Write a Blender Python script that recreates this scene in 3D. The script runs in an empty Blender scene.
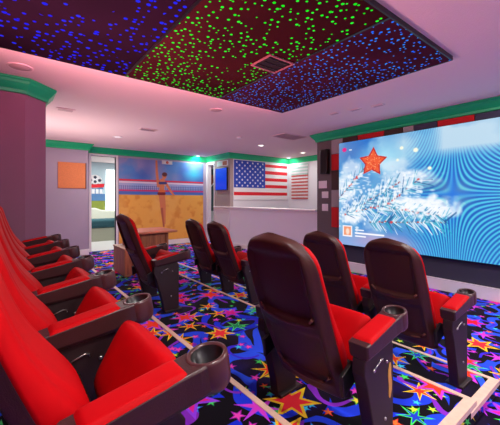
import bpy, bmesh, math, random
import numpy as np
from mathutils import Vector, Matrix

random.seed(7)
rng = np.random.default_rng(11)
SC = bpy.context.scene
COL = SC.collection
PI = math.pi

# ------------------------------------------------------------------ measurements
EYE = 1.425            # camera height
CEIL = 2.825
XS = 5.40              # screen wall
YM = 9.30              # mural wall
YC = 8.86              # corkboard wall
YF = 7.90              # flag wall
Z_BACK, Z_MID, Z_FRONT = 0.375, 0.245, 0.125   # the three seating tiers
X1, X2, X3 = 1.05, 2.175, 2.79                  # front edges of the tiers

# ------------------------------------------------------------------ camera
cam = bpy.data.cameras.new('camera')
cam.sensor_width = 36.0
cam.lens = 314.0 / 500.0 * 36.0
cam.shift_y = -13.5 / 500.0
cam.clip_start = 0.02
cam_o = bpy.data.objects.new('camera', cam)
COL.objects.link(cam_o)
cam_o.location = (0, 0, EYE)
cam_o.rotation_euler = (math.radians(90), 0, math.radians(-38))
SC.camera = cam_o
SC.view_settings.view_transform = 'Standard'
SC.view_settings.look = 'None'
SC.view_settings.exposure = 0.0
SC.view_settings.gamma = 1.0
SC.view_settings.use_curve_mapping = False

# ------------------------------------------------------------------ materials
def lin(r, g, b):
    f = lambda c: (c / 255 / 12.92) if c / 255 <= 0.04045 else ((c / 255 + 0.055) / 1.055) ** 2.4
    return (f(r), f(g), f(b), 1.0)

def new_mat(name):
    m = bpy.data.materials.new(name)
    m.use_nodes = True
    nt = m.node_tree
    b = nt.nodes['Principled BSDF']
    return m, nt, b

def mat(name, rgb, rough=0.5, metal=0.0, coat=0.0, spec=0.5, sheen=0.0, noise=0.0, nscale=40.0, bump=0.0, emit=None, estr=0.0):
    m, nt, b = new_mat(name)
    c = lin(*rgb)
    b.inputs['Base Color'].default_value = c
    b.inputs['Roughness'].default_value = rough
    b.inputs['Metallic'].default_value = metal
    b.inputs['Coat Weight'].default_value = coat
    b.inputs['Specular IOR Level'].default_value = spec
    b.inputs['Sheen Weight'].default_value = sheen
    if noise or bump:
        tc = nt.nodes.new('ShaderNodeTexCoord')
        nz = nt.nodes.new('ShaderNodeTexNoise')
        nz.inputs['Scale'].default_value = nscale
        nz.inputs['Detail'].default_value = 4
        nt.links.new(tc.outputs['Object'], nz.inputs['Vector'])
        if noise:
            mx = nt.nodes.new('ShaderNodeMix'); mx.data_type = 'RGBA'
            mx.inputs[6].default_value = tuple(v * (1 - noise) for v in c[:3]) + (1,)
            mx.inputs[7].default_value = tuple(min(1, v * (1 + noise)) for v in c[:3]) + (1,)
            nt.links.new(nz.outputs[0], mx.inputs[0])
            nt.links.new(mx.outputs[2], b.inputs['Base Color'])
        if bump:
            bp = nt.nodes.new('ShaderNodeBump')
            bp.inputs['Strength'].default_value = bump
            bp.inputs['Distance'].default_value = 0.01
            nt.links.new(nz.outputs[0], bp.inputs['Height'])
            nt.links.new(bp.outputs[0], b.inputs['Normal'])
    if emit:
        b.inputs['Emission Color'].default_value = lin(*emit)
        b.inputs['Emission Strength'].default_value = estr
    return m

class NG:
    """small expression builder for shader node trees"""
    def __init__(s, nt): s.nt = nt
    def _set(s, sock, v):
        if isinstance(v, (int, float)): sock.default_value = v
        elif isinstance(v, (tuple, list)): sock.default_value = v
        else: s.nt.links.new(v, sock)
    def m(s, op, a, b=0.0, c=0.0):
        n = s.nt.nodes.new('ShaderNodeMath'); n.operation = op
        s._set(n.inputs[0], a); s._set(n.inputs[1], b); s._set(n.inputs[2], c)
        return n.outputs[0]
    def add(s, a, b): return s.m('ADD', a, b)
    def sub(s, a, b): return s.m('SUBTRACT', a, b)
    def mul(s, a, b): return s.m('MULTIPLY', a, b)
    def div(s, a, b): return s.m('DIVIDE', a, b)
    def lt(s, a, b): return s.m('LESS_THAN', a, b)
    def gt(s, a, b): return s.m('GREATER_THAN', a, b)
    def mix(s, f, a, b):
        n = s.nt.nodes.new('ShaderNodeMix'); n.data_type = 'RGBA'
        s._set(n.inputs[0], f); s._set(n.inputs[6], a); s._set(n.inputs[7], b)
        return n.outputs[2]
    def xyz(s, x, y, z=0.0):
        n = s.nt.nodes.new('ShaderNodeCombineXYZ')
        s._set(n.inputs[0], x); s._set(n.inputs[1], y); s._set(n.inputs[2], z)
        return n.outputs[0]
    def sep(s, v):
        n = s.nt.nodes.new('ShaderNodeSeparateXYZ'); s._set(n.inputs[0], v); return n.outputs
    def noise(s, v, scale, detail=3):
        n = s.nt.nodes.new('ShaderNodeTexNoise'); s._set(n.inputs['Vector'], v)
        n.inputs['Scale'].default_value = scale; n.inputs['Detail'].default_value = detail
        return n.outputs
    def voro(s, v, scale, rnd=1.0):
        n = s.nt.nodes.new('ShaderNodeTexVoronoi'); n.voronoi_dimensions = '2D'
        s._set(n.inputs['Vector'], v); n.inputs['Scale'].default_value = scale
        n.inputs['Randomness'].default_value = rnd
        return n.outputs
    def ramp(s, f, stops, interp='CONSTANT'):
        n = s.nt.nodes.new('ShaderNodeValToRGB'); r = n.color_ramp; r.interpolation = interp
        while len(r.elements) < len(stops): r.elements.new(0.5)
        for e, (p, c) in zip(r.elements, stops): e.position = p; e.color = c
        s._set(n.inputs[0], f); return n.outputs[0]

def carpet_material():
    m, nt, b = new_mat('star_carpet')
    g = NG(nt)
    geo = nt.nodes.new('ShaderNodeNewGeometry')
    X, Y, Z = g.sep(geo.outputs['Position'])
    px, py = g.add(X, Z), g.add(Y, Z)
    P = g.xyz(px, py)
    # dark ground with purple haze
    nz = g.noise(P, 2.2, 2)[0]
    col = g.ramp(nz, [(0.0, lin(5, 3, 9)), (0.50, lin(9, 4, 16)), (0.62, lin(26, 8, 44)), (0.75, lin(16, 16, 100))], 'LINEAR')
    # warped coordinates for swirls
    nv = g.noise(P, 2.0, 1)
    wn = nt.nodes.new('ShaderNodeVectorMath'); wn.operation = 'MULTIPLY_ADD'
    nt.links.new(nv[1], wn.inputs[0]); wn.inputs[1].default_value = (0.45, 0.45, 0); nt.links.new(P, wn.inputs[2])
    W = wn.outputs[0]
    def cell(scale, rnd, offs, vec=None):
        o = nt.nodes.new('ShaderNodeVectorMath'); o.operation = 'ADD'
        nt.links.new(vec if vec is not None else P, o.inputs[0]); o.inputs[1].default_value = (offs, offs * 1.7, 0)
        v = g.voro(o.outputs[0], scale, rnd)
        d = nt.nodes.new('ShaderNodeVectorMath'); d.operation = 'SUBTRACT'
        nt.links.new(o.outputs[0], d.inputs[0]); nt.links.new(v['Position'], d.inputs[1])
        dx, dy, _ = g.sep(d.outputs[0])
        r = g.m('SQRT', g.add(g.mul(dx, dx), g.mul(dy, dy)))
        a = g.m('ARCTAN2', dy, dx)
        cr, cg, cb = g.sep(v['Color'])
        return r, a, cr, cg, cb
    # blue rings and spirals
    r, a, cr, cg, cb = cell(1.75, 0.75, 3.1, W)
    ring = g.lt(g.m('ABSOLUTE', g.sub(r, 0.185)), 0.036)
    ring = g.mul(ring, g.gt(g.m('SINE', g.add(a, g.mul(cr, 6.28))), -0.75))
    sp = g.m('SINE', g.add(g.add(a, g.mul(r, 26.0)), g.mul(cg, 6.28)))
    spiral = g.mul(g.gt(sp, 0.72), g.gt(r, 0.22))
    blue = g.mix(cb, lin(20, 34, 215), lin(44, 92, 250))
    col = g.mix(g.m('MAXIMUM', ring, spiral), col, blue)
    # arcs with another phase
    r, a, cr, cg, cb = cell(2.3, 0.9, 11.7, W)
    arc = g.mul(g.lt(g.m('ABSOLUTE', g.sub(r, 0.15)), 0.014), g.gt(g.m('SINE', g.add(a, g.mul(cr, 6.28))), 0.1))
    col = g.mix(arc, col, g.mix(g.gt(cg, 0.5), lin(60, 40, 220), lin(130, 40, 190)))
    def stars(col, scale, rnd, offs, ro, ri, n, pal, outl, keep, core=None, jit=0.35):
        r, a, cr, cg, cb = cell(scale, rnd, offs)
        th = g.mul(g.m('FRACT', g.add(g.mul(a, n / (2 * PI)), g.mul(cr, 7.0))), 2 * PI / n)
        phi = g.m('ABSOLUTE', g.sub(th, PI / n))
        size = g.add(1 - jit, g.mul(cb, 2 * jit * 0.6))
        A = PI / n
        den = g.add(g.mul(g.m('SINE', g.sub(A, phi)), ri), g.mul(g.m('SINE', phi), ro))
        redge = g.mul(g.div(ro * ri * math.sin(A), den), size)
        s = g.div(r, redge)
        on = g.lt(cb, keep)
        f = g.m('FRACT', g.mul(cg, 5.37))
        body = g.ramp(f, [(i / len(pal), lin(*c)) for i, c in enumerate(pal)])
        edge = g.ramp(f, [(i / len(outl), lin(*c)) for i, c in enumerate(outl)])
        col = g.mix(g.mul(on, g.lt(s, 1.0)), col, edge)
        col = g.mix(g.mul(on, g.lt(s, 0.70)), col, body)
        if core: col = g.mix(g.mul(on, g.lt(s, 0.28)), col, lin(*core))
        return col
    col = stars(col, 6.5, 1.0, 23.0, 0.050, 0.020, 5, [(60, 210, 230), (235, 70, 190), (240, 220, 60), (70, 220, 90), (240, 120, 50)],
                [(40, 90, 220), (160, 30, 170), (90, 200, 60), (30, 120, 70), (220, 40, 40)], 0.80)
    col = stars(col, 3.3, 0.9, 7.3, 0.150, 0.040, 6, [(30, 60, 200), (215, 60, 200), (30, 150, 90), (240, 60, 40)],
                [(70, 235, 80), (190, 60, 230), (90, 240, 130), (245, 215, 50)], 0.70)
    col = stars(col, 2.05, 0.85, 0.4, 0.185, 0.078, 6, [(235, 20, 45), (240, 45, 60), (225, 30, 150), (245, 60, 30)],
                [(190, 50, 220), (245, 200, 40), (150, 60, 235), (200, 60, 210)], 0.85, None, 0.3)
    nt.links.new(col, b.inputs['Base Color'])
    b.inputs['Roughness'].default_value = 0.95
    b.inputs['Specular IOR Level'].default_value = 0.1
    b.inputs['Sheen Weight'].default_value = 0.04
    bp = nt.nodes.new('ShaderNodeBump'); bp.inputs['Strength'].default_value = 0.25; bp.inputs['Distance'].default_value = 0.004
    nt.links.new(g.noise(P, 260, 2)[0], bp.inputs['Height']); nt.links.new(bp.outputs[0], b.inputs['Normal'])
    return m

def star_panel_material(name, base, dots, scale, rad, density, clump, strength):
    """fibre-optic star cloth: dark printed fabric with small light points"""
    m, nt, b = new_mat(name)
    g = NG(nt)
    geo = nt.nodes.new('ShaderNodeNewGeometry')
    X, Y, Z = g.sep(geo.outputs['Position'])
    P = g.xyz(X, Y)
    nz = g.noise(P, 1.6, 3)[0]
    c = g.mix(nz, lin(*[v * 0.5 for v in base]), lin(*[min(255, v * 1.1) for v in base]))
    b.inputs['Roughness'].default_value = 0.9
    b.inputs['Specular IOR Level'].default_value = 0.05
    v = g.voro(P, scale, 1.0)
    d = g.div(v['Distance'], 1.0)
    cr, cg, cb = g.sep(v['Color'])
    cl = g.noise(P, clump, 2)[0]
    size = g.mul(g.add(0.55, g.mul(cr, 0.6)), rad * scale)
    on = g.mul(g.lt(d, size), g.lt(g.add(cg, g.mul(g.sub(0.5, cl), 2.6)), density))
    nt.links.new(g.mix(on, c, (0, 0, 0, 1)), b.inputs['Base Color'])
    ec = g.mix(cb, lin(*dots[0]), lin(*dots[1]))
    nt.links.new(ec, b.inputs['Emission Color'])
    nt.links.new(g.mul(on, strength), b.inputs['Emission Strength'])
    m.cycles.emission_sampling = 'NONE'
    return m

def wood_material(name, c0, c1, scale=1.0, axis='z'):
    m, nt, b = new_mat(name)
    g = NG(nt)
    tc = nt.nodes.new('ShaderNodeTexCoord')
    mp = nt.nodes.new('ShaderNodeMapping')
    nt.links.new(tc.outputs['Object'], mp.inputs[0])
    mp.inputs['Scale'].default_value = {'z': (14, 14, 1.2), 'x': (1.2, 14, 14), 'y': (14, 1.2, 14)}[axis]
    n = g.noise(mp.outputs[0], 2.0 * scale, 5)[0]
    nt.links.new(g.ramp(n, [(0.3, lin(*c0)), (0.7, lin(*c1))], 'LINEAR'), b.inputs['Base Color'])
    b.inputs['Roughness'].default_value = 0.45
    return m

def paint_mat(name, attr, emission=0.0, rough=0.6):
    """material reading the picture painted on a surface (mural, LED wall, television)"""
    m, nt, b = new_mat(name)
    at = nt.nodes.new('ShaderNodeVertexColor'); at.layer_name = attr
    if emission:
        b.inputs['Base Color'].default_value = (0.01, 0.01, 0.012, 1)
        nt.links.new(at.outputs[0], b.inputs['Emission Color'])
        b.inputs['Emission Strength'].default_value = emission
        b.inputs['Roughness'].default_value = 0.5
    else:
        nt.links.new(at.outputs[0], b.inputs['Base Color'])
        b.inputs['Roughness'].default_value = rough
    return m

M = {}
M['half'] = mat('half_wall_paint', (240, 236, 240), 0.7)
M['carpet'] = carpet_material()
M['ceiling'] = mat('ceiling_paint', (240, 214, 214), 0.9, bump=0.35, nscale=90)
M['wall'] = mat('lavender_wall_paint', (176, 160, 178), 0.85, bump=0.05, nscale=120)
M['wall_shaded'] = mat('shaded_wall_paint', (140, 104, 128), 0.85, bump=0.05, nscale=120)  # lavender wall paint again, with the column's dim pinkish light put into its colour
M['wall_pale'] = mat('pale_grey_wall_paint', (226, 222, 226), 0.8)
M['wall_taupe'] = mat('taupe_wall_paint', (108, 98, 98), 0.8)
M['wall_warm'] = mat('warm_grey_wall_paint', (166, 146, 144), 0.8)
M['wall_slate'] = mat('slate_wall_paint', (62, 62, 78), 0.8)
M['green'] = mat('green_gloss_moulding', (14, 192, 122), 0.4)
M['white'] = mat('white_trim', (240, 232, 232), 0.5)
M['nosing'] = mat('pale_wood_nosing', (226, 190, 168), 0.5, noise=0.15, nscale=30)
M['shell'] = mat('dark_brown_plastic', (66, 33, 29), 0.40, spec=0.36, noise=0.12, nscale=300, bump=0.15)
M['arm'] = mat('maroon_black_plastic', (58, 30, 32), 0.38, spec=0.4, bump=0.1, noise=0.1, nscale=250)
M['lip'] = mat('brown_lip_with_highlight', (104, 62, 56), 0.25)  # lip coloured lighter than the shell, so its highlight is painted in
M['stand'] = mat('dark_maroon_stand', (36, 15, 18), 0.55, noise=0.2, nscale=30)
M['black'] = mat('black_plastic', (14, 12, 13), 0.35)
M['red'] = mat('red_upholstery', (180, 0, 9), 0.62, spec=0.10, noise=0.12, nscale=14, bump=0.06)
M['metal'] = mat('steel_bolt', (190, 185, 180), 0.3, metal=1.0)
M['ochre'] = mat('worn_ochre_patch', (206, 150, 70), 0.7, noise=0.3, nscale=60)
M['cup'] = mat('cup_holder_plastic', (74, 40, 42), 0.28)
M['wood'] = wood_material('red_brown_wood', (150, 82, 56), (206, 128, 86), axis='z')
M['wood_top'] = wood_material('red_brown_wood_top', (186, 108, 76), (216, 142, 100), axis='x')
M['oak'] = wood_material('pale_oak', (176, 126, 84), (206, 160, 112), axis='z')
M['cork'] = mat('orange_cork', (226, 134, 84), 0.9, noise=0.25, nscale=55, bump=0.4)
M['redtile'] = mat('red_wall_panel', (214, 12, 22), 0.7)
M['greytile'] = mat('pale_grey_wall_panel', (170, 160, 160), 0.7)
M['browntile'] = mat('brown_wall_panel', (72, 48, 42), 0.7)
M['slatetile'] = mat('slate_wall_panel', (62, 60, 84), 0.7)
M['flag_red'] = mat('flag_red', (222, 22, 40), 0.7)
M['flag_white'] = mat('flag_white', (236, 230, 230), 0.7)
M['flag_blue'] = mat('flag_blue', (34, 66, 176), 0.7)
M['pale_green'] = mat('faded_green_slat', (184, 208, 200), 0.7)
M['faded_red'] = mat('faded_red_slat', (206, 92, 84), 0.7)
M['vent'] = mat('pinkish_vent_metal', (170, 96, 104), 0.4)
M['vent_dark'] = mat('vent_cavity', (22, 8, 12), 0.8)
M['grille'] = mat('speaker_grille', (205, 172, 174), 0.7)
M['lamp'] = mat('lamp_lens', (255, 250, 240), 0.4, emit=(255, 246, 232), estr=5.0)
M['lamp_cool'] = mat('cool_lamp_lens', (240, 255, 255), 0.4, emit=(214, 250, 255), estr=7.0)
M['lamp_dim'] = mat('dim_lamp_lens', (235, 225, 225), 0.4, emit=(255, 235, 230), estr=0.9)
M['teal'] = mat('teal_upholstery', (40, 84, 92), 0.8)
M['beige'] = mat('pale_base', (170, 172, 150), 0.8)
M['cream'] = mat('cream_upholstery', (226, 224, 206), 0.8)
M['skywall'] = mat('pale_blue_wall', (190, 208, 214), 0.85)
M['grassy'] = mat('painted_grass', (140, 150, 62), 0.85, noise=0.3, nscale=4)
M['paintblue'] = mat('painted_blue', (88, 128, 176), 0.85, noise=0.2, nscale=4)
M['tilefloor'] = mat('pale_floor', (210, 206, 200), 0.5)
M['daylight'] = mat('bright_curtain', (255, 255, 255), 0.9, emit=(255, 255, 250), estr=3.2)
M['darkmural'] = mat('dark_slate_mural', (72, 96, 104), 0.8, noise=0.4, nscale=3)
M['orange_brick'] = mat('brick_red_paint', (172, 92, 76), 0.8)
M['bluescreen'] = mat('blue_tv_screen', (6, 20, 120), 0.3, emit=(8, 60, 214), estr=0.85)
M['emitpink'] = mat('led_strip', (255, 120, 140), 0.5, emit=(255, 70, 110), estr=2.0)

# ------------------------------------------------------------------ mesh builder
class MB:
    def __init__(s): s.v, s.f, s.mi, s.sm = [], [], [], []
    def face(s, idx, mi=0, smooth=False): s.f.append(tuple(idx)); s.mi.append(mi); s.sm.append(smooth)
    def box(s, lo, hi, mi=0):
        b = len(s.v)
        for z in (lo[2], hi[2]):
            for x, y in ((lo[0], lo[1]), (hi[0], lo[1]), (hi[0], hi[1]), (lo[0], hi[1])): s.v.append((x, y, z))
        for q in ((0, 3, 2, 1), (4, 5, 6, 7), (0, 1, 5, 4), (1, 2, 6, 5), (2, 3, 7, 6), (3, 0, 4, 7)):
            s.face([b + i for i in q], mi)
    def prism(s, pts, a0, a1, axis='y', mi=0, smooth=False):
        """extrude a closed 2-D outline along an axis: y -> outline is (x, z); z -> (x, y); x -> (y, z)"""
        put = {'y': lambda p, a: (p[0], a, p[1]), 'z': lambda p, a: (p[0], p[1], a), 'x': lambda p, a: (a, p[0], p[1])}[axis]
        n = len(pts); b = len(s.v)
        for a in (a0, a1):
            for p in pts: s.v.append(put(p, a))
        s.face([b + i for i in range(n)], mi); s.face([b + n + i for i in reversed(range(n))], mi)
        for i in range(n):
            j = (i + 1) % n
            s.face((b + i, b + n + i, b + n + j, b + j), mi, smooth)
    def lathe(s, prof, c=(0, 0, 0), axis='z', n=28, mi=0, smooth=True):
        b = len(s.v)
        for r, h in prof:
            for k in range(n):
                t = 2 * PI * k / n; u, w = r * math.cos(t), r * math.sin(t)
                p = {'z': (u, w, h), 'x': (h, u, w), 'y': (u, h, w)}[axis]
                s.v.append((c[0] + p[0], c[1] + p[1], c[2] + p[2]))
        for i in range(len(prof) - 1):
            for k in range(n):
                k2 = (k + 1) % n
                s.face((b + i * n + k, b + i * n + k2, b + (i + 1) * n + k2, b + (i + 1) * n + k), mi, smooth)
        s.face([b + k for k in reversed(range(n))], mi)
        e = b + (len(prof) - 1) * n
        s.face([e + k for k in range(n)], mi)
    def grid(s, fn, nu, nv, mi=0, smooth=True, closed_u=False):
        b = len(s.v)
        for j in range(nv):
            for i in range(nu):
                s.v.append(fn(i / (nu if closed_u else nu - 1), j / (nv - 1)))
        for j in range(nv - 1):
            for i in range(nu if closed_u else nu - 1):
                i2 = (i + 1) % nu
                s.face((b + j * nu + i, b + j * nu + i2, b + (j + 1) * nu + i2, b + (j + 1) * nu + i), mi, smooth)
    def tube(s, pts, r, n=8, mi=0):
        pts = [Vector(p) for p in pts]; b = len(s.v)
        for i, p in enumerate(pts):
            d = (pts[min(i + 1, len(pts) - 1)] - pts[max(i - 1, 0)]).normalized()
            u = d.orthogonal().normalized(); w = d.cross(u)
            for k in range(n):
                t = 2 * PI * k / n
                s.v.append(tuple(p + (u * math.cos(t) + w * math.sin(t)) * r))
        for i in range(len(pts) - 1):
            for k in range(n):
                k2 = (k + 1) % n
                s.face((b + i * n + k, b + i * n + k2, b + (i + 1) * n + k2, b + (i + 1) * n + k), mi, True)
        s.face([b + k for k in reversed(range(n))], mi)
        e = b + (len(pts) - 1) * n
        s.face([e + k for k in range(n)], mi)
    def build(s, name, mats, parent=None, bevel=0.0, seg=2, loc=None, recalc=True, sub=0, weld=False):
        me = bpy.data.meshes.new(name)
        me.from_pydata(s.v, [], s.f)
        if not isinstance(mats, (list, tuple)): mats = [mats]
        for m in mats: me.materials.append(m)
        me.polygons.foreach_set('material_index', s.mi)
        me.polygons.foreach_set('use_smooth', s.sm)
        if recalc:
            bm = bmesh.new(); bm.from_mesh(me)
            if weld: bmesh.ops.remove_doubles(bm, verts=bm.verts, dist=1e-5)
            bmesh.ops.recalc_face_normals(bm, faces=bm.faces)
            bm.to_mesh(me); bm.free()
        o = bpy.data.objects.new(name, me); COL.objects.link(o)
        if bevel:
            md = o.modifiers.new('bevel', 'BEVEL'); md.width = bevel; md.segments = seg; md.limit_method = 'ANGLE'
            md.angle_limit = math.radians(40)
        if sub:
            md = o.modifiers.new('subsurf', 'SUBSURF'); md.levels = sub; md.render_levels = sub
        if parent: o.parent = parent
        if loc: o.location = loc
        return o

def tag(o, label=None, cat=None, group=None, kind=None):
    if label: o['label'] = label
    if cat: o['category'] = cat
    if group: o['group'] = group
    if kind: o['kind'] = kind
    return o

def empty(name, loc=(0, 0, 0), rz=0.0):
    o = bpy.data.objects.new(name, None); COL.objects.link(o)
    o.location = loc; o.rotation_euler = (0, 0, rz); o.empty_display_size = 0.1
    return o

def struct(o): o['kind'] = 'structure'; return o

def box_obj(name, lo, hi, m, parent=None, bevel=0.0):
    b = MB(); b.box(lo, hi); return b.build(name, m, parent, bevel)

# ------------------------------------------------------------------ floor and tiers
XL, YN = -0.75, -3.0          # rear wall and the near end wall behind the camera
fl = MB(); fl.box((XL - 0.1, YN - 0.1, -0.1), (8.3, YM + 0.06, 0.0))
struct(fl.build('floor', M['carpet']))
struct(box_obj('floor_lounge', (-1.0, YM + 0.06, -0.1), (8.3, 13.2, 0.0), M['tilefloor']))
YB, YMI, YFR, YE = 0.50, 0.63, 0.67, 6.0
def tier(name, x0, x1, y0, y1, z):
    return struct(box_obj(name, (x0, y0, 0.0), (x1, y1, z), M['carpet']))
tier('floor_back', XL, X1 - 0.022, YB + 0.022, 5.60, Z_BACK)
tier('floor_middle', X1 - 0.022, X2 - 0.022, YMI + 0.022, YE, Z_MID)
tier('floor_front', X2 - 0.022, X3 - 0.022, YFR + 0.022, YE, Z_FRONT)
def nosing(name, xe, y0, y1, xin, z):
    b = MB()
    w, t, th = 0.034, 0.022, 0.028
    # along the front edge, then returning along the near end
    b.box((xe - w, y0, z - th), (xe, y1, z + 0.004))
    b.box((xin, y0, z - th), (xe - w, y0 + w + 0.022, z + 0.004))
    return struct(b.build(name, M['nosing']))
nosing('trim_1', X1, YB, 5.60, XL, Z_BACK)
nosing('trim_2', X2, YMI, YE, X1, Z_MID)
nosing('trim_3', X3, YFR, YE, X2, Z_FRONT)

# ------------------------------------------------------------------ walls
def wall(name, lo, hi, m): return struct(box_obj(name, lo, hi, m))
wall('wall_rear', (XL - 0.1, YN, 0), (XL, 13.2, CEIL), M['wall_shaded'])
wall('wall_near', (XL - 0.1, YN - 0.1, 0), (8.3, YN, CEIL), M['wall'])
# column with a chamfered corner beside the back row
cx, cy, ch = 0.19, 4.56, 0.225
cb = MB()
cb.prism([(XL, cy), (cx, cy), (cx + ch, cy + ch), (cx + ch, cy + ch + 0.30), (XL, cy + ch + 0.30)], 0.0, CEIL, axis='z')
struct(cb.build('wall_left', M['wall_shaded']))
wall('wall_corkboard', (XL, YC, 0), (1.68, YM + 0.1, CEIL), M['wall'])
# mural wall with its tall cased opening
DX0, DX1, DZ = 1.84, 2.47, 2.60
mw = MB()
mw.box((1.68, YM, 0), (DX0, YM + 0.12, CEIL)); mw.box((DX0, YM, DZ), (DX1, YM + 0.12, CEIL)); mw.box((DX1, YM, 0), (XS + 0.12, YM + 0.12, CEIL))
struct(mw.build('wall_mural', M['wall']))
cs = MB(); c = 0.055
cs.box((DX0 - c, YM - 0.015, 0), (DX0, YM + 0.13, DZ + c)); cs.box((DX1, YM - 0.015, 0), (DX1 + c, YM + 0.13, DZ + c)); cs.box((DX0, YM - 0.015, DZ), (DX1, YM + 0.13, DZ + c))
struct(cs.build('trim_4', M['white']))
# screen wall
wall('wall_screen', (XS, YN, 0), (XS + 0.3, 4.52, CEIL), M['wall_taupe'])
wall('wall_screen_base', (XS - 0.012, YN, 0.16), (XS, 4.05, 0.62), M['wall_slate'])
# wall beside the blue television, with the narrow opening next to the mural
wall('wall_television', (XS, YF, 0), (XS + 0.12, 8.78, CEIL), M['wall_warm'])
sh = MB(); sh.box((XS, 8.78, 2.58), (XS + 0.12, YM, CEIL)); struct(sh.build('wall_header', M['wall_pale']))
tr = MB()
tr.box((XS - 0.02, 8.78, 0), (XS + 0.13, 8.82, 2.62)); tr.box((XS - 0.02, 9.22, 0), (XS + 0.13, YM, 2.62)); tr.box((XS - 0.02, 8.82, 2.56), (XS + 0.13, 9.22, 2.62))
struct(tr.build('trim_5', M['white']))
# flag alcove
wall('wall_flag', (XS + 0.12, YF, 0), (8.0, YF + 0.12, CEIL), M['wall_pale'])
wall('wall_alcove', (7.9, -3.0, 0), (8.02, YF, CEIL), M['wall_pale'])
# half wall under a white ledge
hw = MB(); hw.box((XS, 4.52, 0), (XS + 0.12, YF, 1.15))
struct(hw.build('wall_half', M['half']))
lg = MB(); lg.box((XS - 0.06, 4.52, 1.15), (XS + 0.20, YF, 1.19)); lg.box((XS - 0.06, YF, 1.15), (XS, 8.78, 1.19)); lg.box((XS - 0.02, 4.52, 1.09), (XS, 8.78, 1.15))
struct(lg.build('trim_6', M['white'], bevel=0.008))
pn = MB(); pn.box((XS - 0.012, YF, 0.12), (XS, 8.76, 1.09)); struct(pn.build('trim_7', M['wall_pale']))
# room beyond the narrow opening
wall('wall_hall', (7.3, YF + 0.12, 0), (7.4, 13.2, CEIL), M['wall_pale'])
# lounge beyond the tall opening
wall('wall_lounge', (-1.0, 13.0, 0), (7.4, 13.1, CEIL), M['skywall'])
wall('wall_lounge_side', (3.62, YM + 0.12, 0), (3.70, 13.0, CEIL), M['skywall'])
# ceiling
struct(box_obj('ceiling', (XL - 0.1, YN - 0.1, CEIL), (8.3, 13.2, CEIL + 0.1), M['ceiling']))

# baseboards
def base(name, lo, hi): struct(box_obj(name, lo, hi, M['white'], bevel=0.006))
base('baseboard_screen', (XS - 0.05, YN, 0), (XS, 4.50, 0.185))
base('baseboard_mural', (DX1 + c, YM - 0.018, 0), (XS - 0.02, YM, 0.15))
base('baseboard_corkboard', (XL, YC - 0.018, 0), (1.70, YC, 0.15))
base('baseboard_return', (1.68, YC, 0), (1.70, YM - 0.015, 0.15))
base('baseboard_half', (XS - 0.018, 4.52, 0), (XS, 8.76, 0.12))

# green crown moulding, mitred along a path
def crown(name, path, side=1):
    prof = [(0, 0), (0.115, 0), (0.115, -0.022), (0.10, -0.034), (0.085, -0.06), (0.055, -0.098), (0.032, -0.125), (0.026, -0.16), (0, -0.165)]
    b = MB(); n = len(path); rows = []
    for i, p in enumerate(path):
        p = Vector(p)
        d0 = (p - Vector(path[i - 1])).normalized() if i else None
        d1 = (Vector(path[i + 1]) - p).normalized() if i < n - 1 else None
        nrm = lambda d: Vector((d.y, -d.x)) * side
        if d0 is None: o = nrm(d1)
        elif d1 is None: o = nrm(d0)
        else:
            o = (nrm(d0) + nrm(d1)); o = o / (o.dot(nrm(d0)))
        rows.append(len(b.v))
        for u, w in prof: b.v.append((p.x + o.x * u, p.y + o.y * u, CEIL + w))
    k = len(prof)
    for i in range(n - 1):
        for j in range(k):
            j2 = (j + 1) % k
            b.face((rows[i] + j, rows[i] + j2, rows[i + 1] + j2, rows[i + 1] + j), 0, False)
    b.face([rows[0] + j for j in range(k)]); b.face([rows[-1] + j for j in reversed(range(k))])
    return struct(b.build(name, M['green']))
crown('trim_10', [(XL, cy), (cx, cy), (cx + ch, cy + ch), (cx + ch, cy + ch + 0.30), (XL, cy + ch + 0.30)])
crown('trim_8', [(XL, YC), (1.68, YC), (1.68, YM), (XS, YM), (XS, YF), (7.9, YF), (7.9, 4.0)], 1)
crown('trim_9', [(XS + 0.3, 3.6), (XS + 0.3, 4.52), (XS, 4.52), (XS, YN)][::-1], -1)

# ------------------------------------------------------------------ star ceiling panels
PX1, PY1 = 3.46, 3.60     # far corner of the whole star field
PZ0, PZ1 = CEIL - 0.038, CEIL - 0.022
def star_panel(x0, x1, y0, y1, m, label):
    r = empty('star_ceiling_panel', ((x0 + x1) / 2, (y0 + y1) / 2, CEIL))
    tag(r, label, 'ceiling panel', 'fibre optic star ceiling panels')
    w, d = (x1 - x0) / 2, (y1 - y0) / 2
    box_obj('star_cloth', (-w + 0.004, -d + 0.004, PZ0 - CEIL), (w - 0.004, d - 0.004, PZ1 - CEIL), m, r)
    b = MB()
    e = 0.012
    for lo, hi in (((-w, -d), (w, -d + e)), ((-w, d - e), (w, d)), ((-w, -d + e), (-w + e, d - e)), ((w - e, -d + e), (w, d - e))):
        b.box((lo[0], lo[1], PZ0 - CEIL - 0.004), (hi[0], hi[1], 0.0))
    b.build('edge_frame', M['black'], r)
    return r
PYN = 1.20
SX1, SX2 = 2.28, 1.05
mg = star_panel_material('green_star_cloth', (66, 20, 26), [(10, 235, 30), (40, 255, 60)], 15.5, 0.0118, 0.85, 1.3, 1.0)
mb = star_panel_material('violet_star_cloth', (34, 12, 32), [(14, 20, 255), (40, 50, 255)], 13.5, 0.0160, 0.62, 1.6, 0.9)
mr = star_panel_material('blue_star_cloth', (84, 30, 54), [(10, 90, 255), (40, 150, 255)], 16.5, 0.0108, 0.88, 1.5, 1.0)
star_panel(SX1, PX1, PYN, PY1, mr, 'maroon ceiling panel with small light blue star points, nearest the screen')
star_panel(SX2, SX1, PYN, PY1, mg, 'dark red ceiling panel with bright green star points, between the two blue ones')
star_panel(-0.14, SX2, PYN, PY1, mb, 'near black ceiling panel with deep blue star points, above the back row')

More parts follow.
